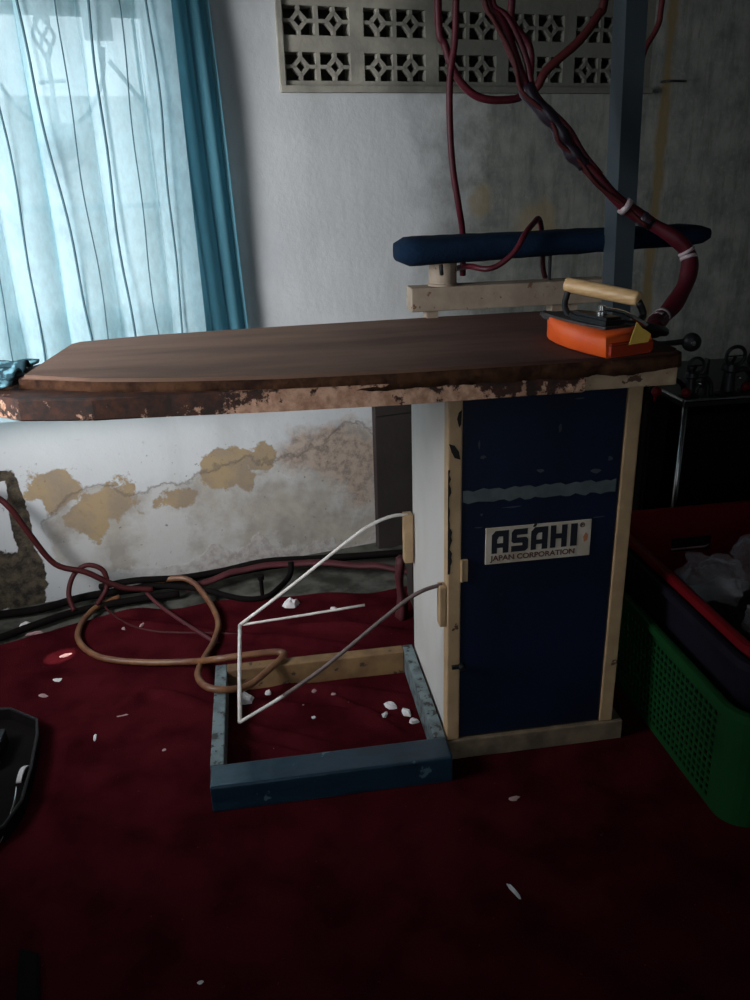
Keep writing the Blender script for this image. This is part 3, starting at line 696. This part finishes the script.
# ------------------------------------------------------------------ hoses and cords
def cord(name, pts, r, m, label, cat='hose', group=None, sm=6, rad=None, n=10):
    b = MB(); b.tube(pts, r, n, sm, rad); return tag(obj(name, b, m, smooth=True), label, cat, group)
MH = thing('steam_hose', 'thick dark red bound hose running down from the top to the iron', 'hose', (.147, .30, 1.50))
mh = [(.144, .3, 1.95), (.140, .3, 1.70), (.142, .3, 1.49), (.167, .29, 1.444), (.198, .28, 1.373), (.224, .27, 1.316), (.275, .26, 1.262), (.306, .26, 1.217), (.35, .25, 1.176), (.409, .24, 1.119), (.467, .23, 1.08), (.518, .21, 1.048), (.547, .2, 1.013), (.537, .18, .969), (.507, .16, .930), (.473, .14, .907), (.437, .10, .900), (.415, .06, .897)]
b = MB(); b.tube(mh, .012, 12, 7, rad=lambda t: .0105+.0065*max(0, min(1, (t-.42)*3))+.0012*math.sin(t*70)); obj('outer_tube', b, 'red_hose', MH, True)
def along(pts, t0, t1, off, k=7):
    C = catmull([Vector(p) for p in pts], k); a, c = int(t0*(len(C)-1)), int(t1*(len(C)-1)); return [p+Vector(off(i)) for i, p in enumerate(C[a:c+1])]
b = MB(); b.tube(along(mh, .0, .60, lambda i: (-.011+.004*math.sin(i*.5), -.010, .004*math.cos(i*.5))), .0045, 7, 1); obj('side_cable', b, 'cord_red', MH, True)
b = MB(); b.tube(along(mh, .0, .48, lambda i: (.014+.006*math.sin(i*.3), -.004, .002)), .0065, 7, 1); obj('side_cable', b, 'red_hose', MH, True)
for t0, t1, rr in ((.28, .46, .0165), (.575, .60, .0155)):
    b = MB(); b.tube(along(mh, t0, t1, lambda i: (-.001, -.001, 0)), rr, 12, 1, rad=lambda t, rr=rr: rr*(.88+.12*math.sin(t*25))); obj('binding_tape', b, 'tape_black', MH, True)
for t0, t1 in ((.545, .551), (.695, .700), (.712, .718), (.885, .895), (.915, .930)):
    b = MB(); b.tube(along(mh, t0, t1, lambda i: (-.0035, -.0035, .001)), .0135 if t0 < .5 else .0172, 12, 1); obj('binding_wrap', b, 'tape_white', MH, True)

h2 = [(.27, .55, 1.90), (.27, .55, 1.537), (.272, .55, 1.481), (.315, .55, 1.428), (.307, .55, 1.345), (.25, .55, 1.33), (.192, .55, 1.341), (.149, .55, 1.381), (.124, .55, 1.439), (.109, .55, 1.504), (.107, .55, 1.9)]
cord('rubber_hose', h2, .0085, 'red_hose', 'red hose hanging in a wide loop in front of the ventilation blocks')
cord('rubber_hose', [(.128, .47, 1.9), (.128, .47, 1.522), (.126, .47, 1.437), (.116, .47, 1.363), (.117, .47, 1.268), (.124, .47, 1.189), (.138, .475, 1.117), (.155, .50, 1.05), (.16, .515, .96)], .0072, 'red_hose', 'thin red hose hanging straight down behind the blue sleeve board')
cord('rubber_hose', [(.12, .52, .97), (.14, .40, .992), (.166, .350, .990), (.193, .340, .998), (.226, .335, 1.025), (.25, .345, 1.058), (.279, .38, 1.076), (.31, .43, 1.082), (.347, .505, 1.035), (.36, .515, .95), (.40, .49, .91)], .0062, 'red_hose', 'thin red hose looped over the blue sleeve board')
cord('rubber_hose', [(.60, .8, 1.85), (.584, .8, 1.577), (.57, .8, 1.535), (.527, .8, 1.481), (.477, .8, 1.442), (.44, .8, 1.411), (.423, .8, 1.382), (.40, .82, 1.36)], .011, 'cord_red', 'dark red hose crossing the ventilation blocks left of the steel pole')
cord('electric_cable', [(.66, .6, 1.85), (.637, .6, 1.54), (.632, .6, 1.482), (.605, .6, 1.432), (.594, .6, 1.371), (.598, .6, 1.286), (.59, .6, 1.1), (.56, .6, .95)], .0065, 'cord_red', 'dark red cord hanging behind the steel pole', 'cord')
cord('electric_cable', [(.40, .10, .845), (.455, .14, .80), (.44, .13, .72), (.425, .10, .62), (.415, .10, .45), (.43, .12, .02)], .005, 'black_rubber', 'black cord hanging down the right side of the cabinet', 'cord')
cord('electric_cable', [(-1.25, .80, .50), (-1.097, .85, .39), (-1.053, .85, .347), (-1.014, .85, .26), (-.962, .85, .162), (-.883, .85, .128), (-.824, .85, .088), (-.778, .85, .063), (-.70, .86, .045)], .0085, 'cord_red', 'maroon cord coming down from the left edge to the coil by the wall', 'cord')
yl = [(-.74, .885, .045), (-.70, .89, .055), (-.602, .88, .060), (-.542, .80, .035), (-.503, .667, .024), (-.511, .56, .024), (-.535, .45, .034), (-.539, .342, .062), (-.513, .257, .084), (-.469, .236, .084), (-.417, .262, .070), (-.364, .312, .078), (-.330, .350, .084), (-.330, .368, .084), (-.36, .376, .084), (-.435, .374, .084), (-.498, .385, .075), (-.568, .452, .034), (-.702, .495, .022), (-.81, .543, .022), (-.877, .632, .022), (-.890, .73, .022), (-.86, .82, .025), (-.80, .86, .030)]
cord('rubber_hose', yl, .0085, 'hose_yellow', 'ochre brown hose curling over the carpet and the frame rail', 'hose')
cord('electric_cable', [(-.920, .80, .03), (-.935, .83, .07), (-.92, .86, .115), (-.88, .87, .140), (-.835, .865, .12), (-.83, .85, .07), (-.86, .82, .03)], .0075, 'cord_red', 'maroon cord standing up in a small loop against the wall', 'cord')
cord('electric_cable', [(-1.3, .62, .012), (-1.113, .697, .020), (-1.034, .748, .020), (-.939, .800, .022), (-.801, .84, .022), (-.624, .86, .022)], .011, 'black_rubber', 'black cable on the bare ledge at the left', 'cable')
cord('electric_cable', [(-1.3, .83, .02), (-1.162, .839, .02), (-1.031, .850, .02), (-.895, .885, .03), (-.718, .905, .03), (-.565, .915, .03), (-.441, .957, .03), (-.248, .985, .03), (-.052, .987, .03), (.124, .98, .03)], .012, 'black_rubber', 'long black cable lying along the foot of the wall', 'cable')
cord('electric_cable', [(-.78, .86, .05), (-.70, .875, .05), (-.561, .842, .04), (-.441, .790, .022), (-.367, .790, .018), (-.318, .85, .018), (-.285, .905, .03), (-.28, .93, .06)], .009, 'black_rubber', 'black cable curving from the coil over the ledge behind the frame', 'cable')
cord('electric_cable', [(-.86, .90, .05), (-.75, .88, .07), (-.62, .90, .055), (-.5, .93, .05), (-.36, .95, .06), (-.2, .96, .05), (-.05, .95, .05), (.12, .94, .05)], .010, 'black_rubber', 'black cable on top of the heap beside the wall', 'cable')
b = MB()
pts = catmull([Vector(p) for p in [(-.60, .865, .035), (-.50, .90, .05), (-.41, .930, .055), (-.251, .935, .055), (-.068, .890, .050), (.03, .85, .05), (.12, .81, .03)]], 6); secs = []
for i, p in enumerate(pts): secs.append([(p.x, p.y+.016*math.cos(a), p.z-.004+.009*math.sin(a)+.002*math.sin(i)) for a in [2*PI*k/8 for k in range(8)]])
b.loft(secs); tag(obj('cloth_strip', b, 'cord_red2', smooth=True), 'dark red flattened strip lying over the cables behind the frame', 'cloth strip')
cord('rubber_hose', [(-.72, .86, .035), (-.678, .797, .022), (-.598, .681, .020), (-.529, .586, .020), (-.50, .55, .018)], .0055, 'cord_red2', 'straight dull red hose passing under the ochre hose', 'hose')
cord('electric_cable', [(-.85, .85, .03), (-.823, .80, .016), (-.755, .716, .012), (-.666, .659, .012), (-.526, .624, .012), (-.443, .60, .012)], .0035, 'cord_red', 'thin maroon wire lying flat across the carpet', 'wire')

# ------------------------------------------------------------------ dark board and cloth bundle behind the cabinet
b = MB(); b.local = True; b.box(.015, .56, -.055, -.025, .0, .505, .002); b.box(.015, .56, -.060, -.055, .47, .505)
o = obj('leaning_board', b, 'dark_panel', None, loc=(0, 0, 0)); o.matrix_world = WM; tag(o, 'dark board standing against the wall behind the cabinet', 'board')
b = MB(); secs = []
for j in range(12):
    t = j/11; z = .004+.20*t; rr = .020*(1-.3*t)*(1+.15*math.sin(t*9))
    secs.append([(.012+.35*rr*math.cos(a)*(1+.3*math.sin(3*a+t*4))*2+.004*math.sin(t*7), .60+rr*math.sin(a), z) for a in [2*PI*k/14 for k in range(14)]])
b.loft(secs); tag(obj('rolled_cloth', b, 'cord_red2', smooth=True), 'dark red rolled cloth standing upright just behind the cabinet', 'cloth')
b = MB(); b.box(.055, .20, .56, .74, .008, .23, .012); b.box(.050, .205, .555, .745, .215, .232, .004)
tag(obj('storage_box', b, 'dark_panel'), 'black box on the floor behind the cabinet', 'box')

# ------------------------------------------------------------------ nested baskets
def basket(x0, x1, y0, y1, z0, z1, inset, rc, cell, solid_rows, m, label, grip=None, inner=None, rim_r=.008, root_name='laundry_basket', corner_solid=True, group='stacked laundry baskets'):
    root = thing(root_name, label, 'basket', ((x0+x1)/2, (y0+y1)/2, z0), group=group)
    def ring(ins, per=None):
        X0, X1, Y0, Y1 = x0+ins, x1-ins, y0+ins, y1-ins; pts = []; kinds = []
        nx, ny = int((x1-x0-2*rc)/cell), int((y1-y0-2*rc)/cell)
        def side(a, c, k, kd):
            for i in range(k): pts.append((a[0]+(c[0]-a[0])*i/k, a[1]+(c[1]-a[1])*i/k)); kinds.append(kd)
        def corner(cx, cy, a0):
            for i in range(6):
                a = a0+PI/2*i/6; pts.append((cx+rc*math.cos(a), cy+rc*math.sin(a))); kinds.append('c')
        side((X0+rc, Y0), (X1-rc, Y0), nx, 'f'); corner(X1-rc, Y0+rc, -PI/2); side((X1, Y0+rc), (X1, Y1-rc), ny, 'r'); corner(X1-rc, Y1-rc, 0)
        side((X1-rc, Y1), (X0+rc, Y1), nx, 'b'); corner(X0+rc, Y1-rc, PI/2); side((X0, Y1-rc), (X0, Y0+rc), ny, 'l'); corner(X0+rc, Y0+rc, PI)
        return pts, kinds
    nr = int((z1-z0)/cell); b = MB(); V = []
    for j in range(nr+1):
        pts, kinds = ring(inset*(1-j/nr)); V.append([b.bm.verts.new((p[0], p[1], z0+(z1-z0)*j/nr)) for p in pts])
    n = len(kinds)
    for j in range(nr):
        for i in range(n):
            q = [V[j][i], V[j][(i+1) % n], V[j+1][(i+1) % n], V[j+1][i]]; kd = kinds[i]
            c = sum((v.co for v in q), Vector())/4
            solid = kd == 'c' or j >= nr-solid_rows or j == 0 or (i > 0 and kinds[i-1] == 'c') or kinds[(i+1) % n] == 'c'
            if grip and grip(kd, c): continue
            if solid: b.bm.faces.new(q); continue
            k = .66; inn = [b.bm.verts.new(c+(v.co-c)*k) for v in q]
            for a in range(4): b.bm.faces.new((q[a], q[(a+1) % 4], inn[(a+1) % 4], inn[a]))
    b.bm.faces.new(V[0][::-1])
    w = obj('basket_wall', b, m, root); md = w.modifiers.new('thickness', 'SOLIDIFY'); md.thickness = .003
    pts, _ = ring(-.004); b = MB(); P3 = [Vector((p[0], p[1], z1)) for p in pts]; L = len(P3); rings = []
    for i in range(L):
        d = (P3[(i+1) % L]-P3[i-1]).normalized(); nrm = Vector((d.y, -d.x, 0))
        rings.append([b.bm.verts.new(P3[i]+nrm*u+Vector((0, 0, v))) for u, v in ((-rim_r, -.004), (-rim_r, .003), (0, .006), (rim_r, .003), (rim_r+.001, -.012), (rim_r-.002, -.012), (rim_r-.003, -.001))])
    for i in range(L):
        a, c = rings[i], rings[(i+1) % L]
        for k in range(7): b.bm.faces.new((a[k], a[(k+1) % 7], c[(k+1) % 7], c[k]))
    obj('basket_rim', b, m, root, smooth=True, angle=50)
    if grip:
        b = MB(); zc = (.282+.318)/2; xc = .715; yy = y1+.001
        b.tube([(xc-.045, yy, .279), (xc+.045, yy, .279), (xc+.058, yy, .285), (xc+.062, yy, .300), (xc+.058, yy, .315), (xc+.045, yy, .321), (xc-.045, yy, .321), (xc-.058, yy, .315), (xc-.062, yy, .300), (xc-.058, yy, .285), (xc-.045, yy, .279)], .003, 6, 1)
        obj('grip_edge', b, 'lint', root)
    return root
basket(.458, .98, -.318, .37, .008, .276, .014, .055, .0175, 2, 'green', 'large green perforated laundry basket, the bottom one of the stack')
basket(.480, .965, -.292, .355, .090, .362, .024, .045, .018, 20, 'navy_plastic', 'dark navy basket nested between the green and the red basket')
basket(.490, .955, -.280, .345, .110, .388, .028, .036, .018, 20, 'red_plastic', 'red laundry basket holding plastic bags, the top one of the stack',
       grip=lambda kd, c: kd == 'b' and abs(c.x-.715) < .058 and .28 < c.z < .32)
def blob(c, rx, ry, rz, seed, amp=.35, sub=4, fz=4):
    b = MB(); bmesh.ops.create_icosphere(b.bm, subdivisions=sub, radius=1)
    for v in b.bm.verts:
        p = v.co.copy(); d = 1+amp*noise.noise(p*1.6+Vector((seed, 0, 0)))+amp*.5*abs(noise.noise(p*fz+Vector((0, seed, 0))))
        v.co = Vector((c[0]+p.x*rx*d, c[1]+p.y*ry*d, c[2]+p.z*rz*d))
    return b
tag(obj('clothes_heap', blob((.72, .04, .20), .16, .22, .055, 3), 'dark_cloth', smooth=True), 'heap of dark clothes at the bottom of the red basket', 'clothes', kind='stuff')
tag(obj('plastic_bag', blob((.63, .10, .330), .060, .070, .040, 11, .7, 4, 5), 'film'), 'clear crumpled plastic bag in the middle of the red basket', 'plastic bag', 'plastic bags in the red basket')
tag(obj('plastic_bag', blob((.80, .15, .330), .070, .07, .040, 23, .7, 4, 5), 'film'), 'clear crumpled plastic bag at the back right of the red basket', 'plastic bag', 'plastic bags in the red basket')
tag(obj('plastic_bag', blob((.66, -.12, .325), .06, .06, .035, 31, .7, 4, 5), 'film'), 'clear crumpled plastic bag at the front of the red basket', 'plastic bag', 'plastic bags in the red basket')

# ------------------------------------------------------------------ machine stand at the far right
MS = thing('machine_stand', 'dark stand with a steel edged top in the corner behind the baskets', 'stand', (1.05, .80, 0))
b = MB(); b.box(.775, 1.35, .55, 1.02, .588, .602, .003); obj('stand_top', b, 'black', MS)
b = MB(); b.tube([(.775, .548, .606), (1.35, .548, .606)], .005, 8, 1); b.tube([(.773, .55, .606), (.773, 1.02, .606)], .005, 8, 1); obj('steel_edge', b, 'steel', MS)
for x, y in ((.785, .56), (1.33, .56), (.785, 1.01), (1.33, 1.01)):
    b = MB(); b.tube([(x, y, .0), (x, y, .59)], .008, 8, 1); obj('leg', b, 'steel' if y < .7 else 'black', MS, True)
b = MB(); b.box(.815, 1.30, .60, .98, .02, .55, .01); b.box(.86, 1.25, .594, .602, .08, .50, .004); obj('lower_case', b, 'black_rubber', MS)
b = MB(); b.box(.700, .765, .60, .95, .008, .60, .01); b.box(.708, .757, .593, .602, .06, .55, .003)
tag(obj('tall_case', b, 'black_rubber'), 'narrow black case standing between the cabinet and the stand', 'case')
def machine(name, label, x, y, z, sc, red):
    r_ = thing(name, label, 'machine part', (x, y, z), group='valves on the stand top')
    b = MB(); b.lathe((x, y, z), [(.030*sc, 0), (.030*sc, .006), (.016*sc, .012), (.014*sc, .055*sc), (.022*sc, .060*sc), (.020*sc, .075*sc), (0, .078*sc)], 14); obj('valve_body', b, 'black', r_, True, angle=40)
    b = MB(); b.tube([(x, y, z+.05*sc), (x+.03*sc, y-.01, z+.062*sc), (x+.055*sc, y-.01, z+.04*sc), (x+.06*sc, y-.01, z+.001)], .007*sc, 8, 5); obj('pipe', b, 'black', r_, True)
    b = MB(); b.torus((x, y-.018, z+.095*sc), .022*sc, .0045*sc, (.1, 1, .1)); b.bar((x-.02*sc, y-.018, z+.095*sc), (x+.02*sc, y-.018, z+.095*sc), .004, .004); b.tube([(x, y, z+.07*sc), (x, y-.018, z+.095*sc)], .005, 6, 1); obj('handwheel', b, 'black', r_, True, angle=50)
    b = MB(); b.lathe((x+.012*sc, y-.022, z+.045*sc), [(.004, 0), (.004, .012), (0, .013)], 8, (0, -1, 0)); obj('screw', b, 'steel', r_, True)
    if red: b = MB(); b.lathe((x-.028*sc, y-.02, z+.022), [(0, 0), (.011, .003), (.013, .010), (.010, .018), (0, .020)], 12, (0, -1, 0)); k = obj('red_knob', b, 'red_plastic', r_, True); k['label'] = 'red knob'
machine('valve', 'black valve with a small handwheel at the left end of the stand', .815, .60, .602, .95, True)
machine('valve', 'black valve with a round handwheel at the right end of the stand', .925, .60, .602, 1.15, False)
machine('valve', 'black valve with a red knob half cut by the right edge', 1.00, .62, .602, 1.0, True)
b = MB(); b.bar((.842, .62, .602), (.868, .62, .700), .004, .02); b.bar((.868, .62, .700), (.870, .62, .602), .004, .02); b.bar((.845, .62, .63), (.87, .62, .63), .004, .02)
tag(obj('metal_bracket', b, 'black'), 'thin black triangular bracket standing up from the stand top', 'bracket')
cord('electric_cable', [(.70, .62, .60), (.715, .60, .64), (.75, .60, .66), (.79, .60, .64), (.81, .62, .61)], .006, 'black_rubber', 'black cord arching over the left end of the stand', 'cord')
b = MB(); b.lathe((.712, .594, .628), [(0, 0), (.012, .003), (.014, .012), (.010, .02), (0, .022)], 14, (0, -1, 0)); b.tube([(.712, .59, .60), (.712, .59, .63)], .004, 6, 1)
tag(obj('lever_knob', b, 'red_plastic', smooth=True), 'dark red round knob on the narrow black case', 'knob')

# ------------------------------------------------------------------ left edge: low black tray with odds and ends
TR = thing('wire_tray', 'low black tray with a thin wire rim on the carpet at the left edge', 'tray', (-1.0, .10, .008))
tp = [(-1.18, .34), (-.972, .31), (-.900, .255), (-.886, .20), (-.873, .081), (-.868, -.015), (-.885, -.08), (-.96, -.13), (-1.18, -.14)]
b = MB(); b.prism(tp, .014, .018); b2 = b
for i in range(len(tp)):
    a, c = tp[i], tp[(i+1) % len(tp)]; d = Vector((c[0]-a[0], c[1]-a[1])).normalized()
    b.bar((a[0], a[1], .030), (c[0], c[1], .030), .003, .030)
obj('tray_body', b, 'tray_black', TR)
b = MB(); b.tube([(x, y, .048) for x, y in tp]+[(tp[0][0], tp[0][1], .048)], .0035, 7, 1); obj('wire_rim', b, 'black', TR)
b = MB(); b.box(-1.10, -.955, .12, .22, .019, .060, .006); b.box(-1.08, -.975, .14, .20, .060, .063, .001)
for k in range(3): b.lathe((-1.05+.035*k, .17, .063), [(.010, 0), (.010, .003), (.006, .004)], 10)
tag(obj('power_strip', b, 'black'), 'black socket block lying in the tray at the left edge', 'socket')
b = MB(); b.box(-1.02, -.955, .02, .045, .019, .034, .004); tag(obj('plastic_clip', b, 'grey_bar'), 'small grey clip lying in the tray below the socket block', 'clip')
b = MB(); b.loft([[(-.905+.006*t, .075+.05*t, .020+.004*k+.010*math.sin(PI*t)) for k in (0, 1)]+[(-.895+.006*t, .075+.05*t, .020+.004*k+.010*math.sin(PI*t)) for k in (1, 0)] for t in [j/8 for j in range(9)]])
tag(obj('paper_strip', b, 'paper'), 'curled white strip at the right rim of the black tray', 'scrap')
cord('thin_wire', [(-.885, .02, .055), (-.88, -.03, .05), (-.895, -.10, .02), (-.93, -.16, .012), (-.97, -.20, .012)], .002, 'steel', 'thin bright wire trailing from the black tray', 'wire')
b = MB(); b.prism([(-.798, -.34), (-.764, -.355), (-.70, -.62), (-.74, -.64)], .010, .024, .003)
tag(obj('metal_strip', b, 'tray_black'), 'dark grey flat strip lying at the bottom left edge', 'strip')

# ------------------------------------------------------------------ litter
def scrap(x, y, w, l, a, h, label, m='paper', seed=0, name='paper_scrap', cat='scrap', base=None):
    b = MB(); rnd = random.Random(seed+int(x*1000)); n = 9; lo, hi = [], []
    z = (cz(x, y) if base is None else base)+.003; w *= 1.2; l *= 1.1; h = h*.8 if h > .009 else h
    for k in range(n):
        t = 2*PI*k/n; rr = .75+.5*rnd.random(); px, py = math.cos(t)*w/2*rr, math.sin(t)*l/2*rr
        lo.append((x+px*math.cos(a)-py*math.sin(a), y+px*math.sin(a)+py*math.cos(a), z+.2*h*rnd.random()))
    v0 = [b.bm.verts.new(p) for p in lo]; v1 = [b.bm.verts.new((x+(p[0]-x)*.7, y+(p[1]-y)*.7, p[2]+h*(.5+.5*rnd.random()))) for p in lo]; c = b.bm.verts.new((x, y, z+h)); b.bm.faces.new(v0[::-1])
    for k in range(n): b.bm.faces.new((v0[k], v0[(k+1) % n], v1[(k+1) % n], v1[k])); b.bm.faces.new((v1[k], v1[(k+1) % n], c))
    return tag(obj(name, b, m), label, cat, 'litter on the floor')
scrap(-.292, .735, .040, .034, .3, .028, 'crumpled white paper ball behind the rack rod')
scrap(-.171, .69, .016, .012, .2, .008, 'small white crumb right of the crumpled paper ball')
scrap(-.899, .46, .012, .03, 1.3, .004, 'thin white sliver just below the sunlit spot on the carpet')
scrap(-.905, .588, .030, .016, .3, .004, 'pinkish white patch added as the bright core of the sunlit spot on the carpet', 'lint')  # pale piece added to stand in for the sunlight's bright core
scrap(-.925, .405, .012, .024, 1.2, .004, 'pale sliver near the left edge of the carpet', 'lint')
scrap(-.769, .214, .009, .032, .0, .004, 'upright pointed white scrap on the open carpet left of the frame')
scrap(-.717, .705, .010, .026, -.5, .006, 'pinkish scrap between the two hoses on the carpet', 'lint')
scrap(-.77, .70, .009, .018, .4, .005, 'tiny pale crumb near the ochre hose bend', 'lint')
scrap(-.425, .285, .035, .045, .4, .020, 'white crumpled scrap in the left corner of the frame')
scrap(-.372, .305, .014, .018, .4, .012, 'small white scrap right beside the lower rack rod')
for i, (x, y, w, l, a) in enumerate([(-.085, .200, .022, .034, .6), (-.055, .165, .016, .034, .3), (-.045, .130, .024, .016, .2)]):
    scrap(x, y, w, l, a, .012, 'torn white foam scrap in the frame corner, %s' % ['nearest the wall', 'middle of three', 'nearest the front rail'][i], seed=i)
scrap(-.112, .150, .012, .030, -.6, .006, 'grey white scrap left of the torn foam', 'paper')
scrap(-.259, .290, .014, .012, 0, .006, 'pale crumb in the middle of the frame near the rear rail', 'lint')
scrap(-.215, .262, .012, .010, 0, .005, 'faint pink crumb in the middle of the frame', 'lint')
scrap(-.27, .190, .010, .010, 0, .005, 'tiny white crumb in the middle of the frame', 'paper')
scrap(.035, -.364, .008, .042, .35, .004, 'thin white splinter on the dark carpet in front of the cabinet')
scrap(.104, -.15, .024, .014, .2, .004, 'dim brown scrap on the carpet below the cabinet', 'lint')
scrap(-.501, -.447, .010, .008, .2, .004, 'tiny grey crumb at the bottom of the carpet', 'paper')
scrap(-.608, .138, .012, .008, .2, .003, 'faint crumb on the carpet left of the frame rail', 'lint')
scrap(-.72, .285, .030, .008, .1, .003, 'grey sliver by the carpet fold left of the frame', 'lint')
scrap(-1.06, .79, .03, .02, .3, .010, 'white plaster chip on the bare ledge at the left', base=.002)
scrap(-1.02, .73, .05, .012, .1, .008, 'pale plaster flake on the ledge beside the black cable', 'lint', base=.002)
b = MB(); b.lathe((-.375, .80, .02), [(.006, 0), (.006, .05), (.010, .055), (.010, .068), (.004, .070)], 12); tag(obj('cable_plug', b, 'black_rubber', smooth=True, angle=40), 'black plug with pale tip standing among the cables', 'plug')
rnd = random.Random(4); b = MB()
for _ in range(170):
    x, y = (rnd.uniform(-.46, -.03), rnd.uniform(.01, .32)) if rnd.random() < .45 else (rnd.uniform(-1.0, .1), rnd.uniform(-.5, .74))
    if -.5 < x < .0 and -.08 < y < .0: continue
    z = cz(x, y)+.0015; s = rnd.uniform(.0008, .0022); b.box(x-s, x+s, y-s*.8, y+s*.8, z-.001, z+s)
o = obj('lint_specks', b, 'lint'); tag(o, 'fine pale lint and dust specks scattered over the carpet', 'lint', kind='stuff')
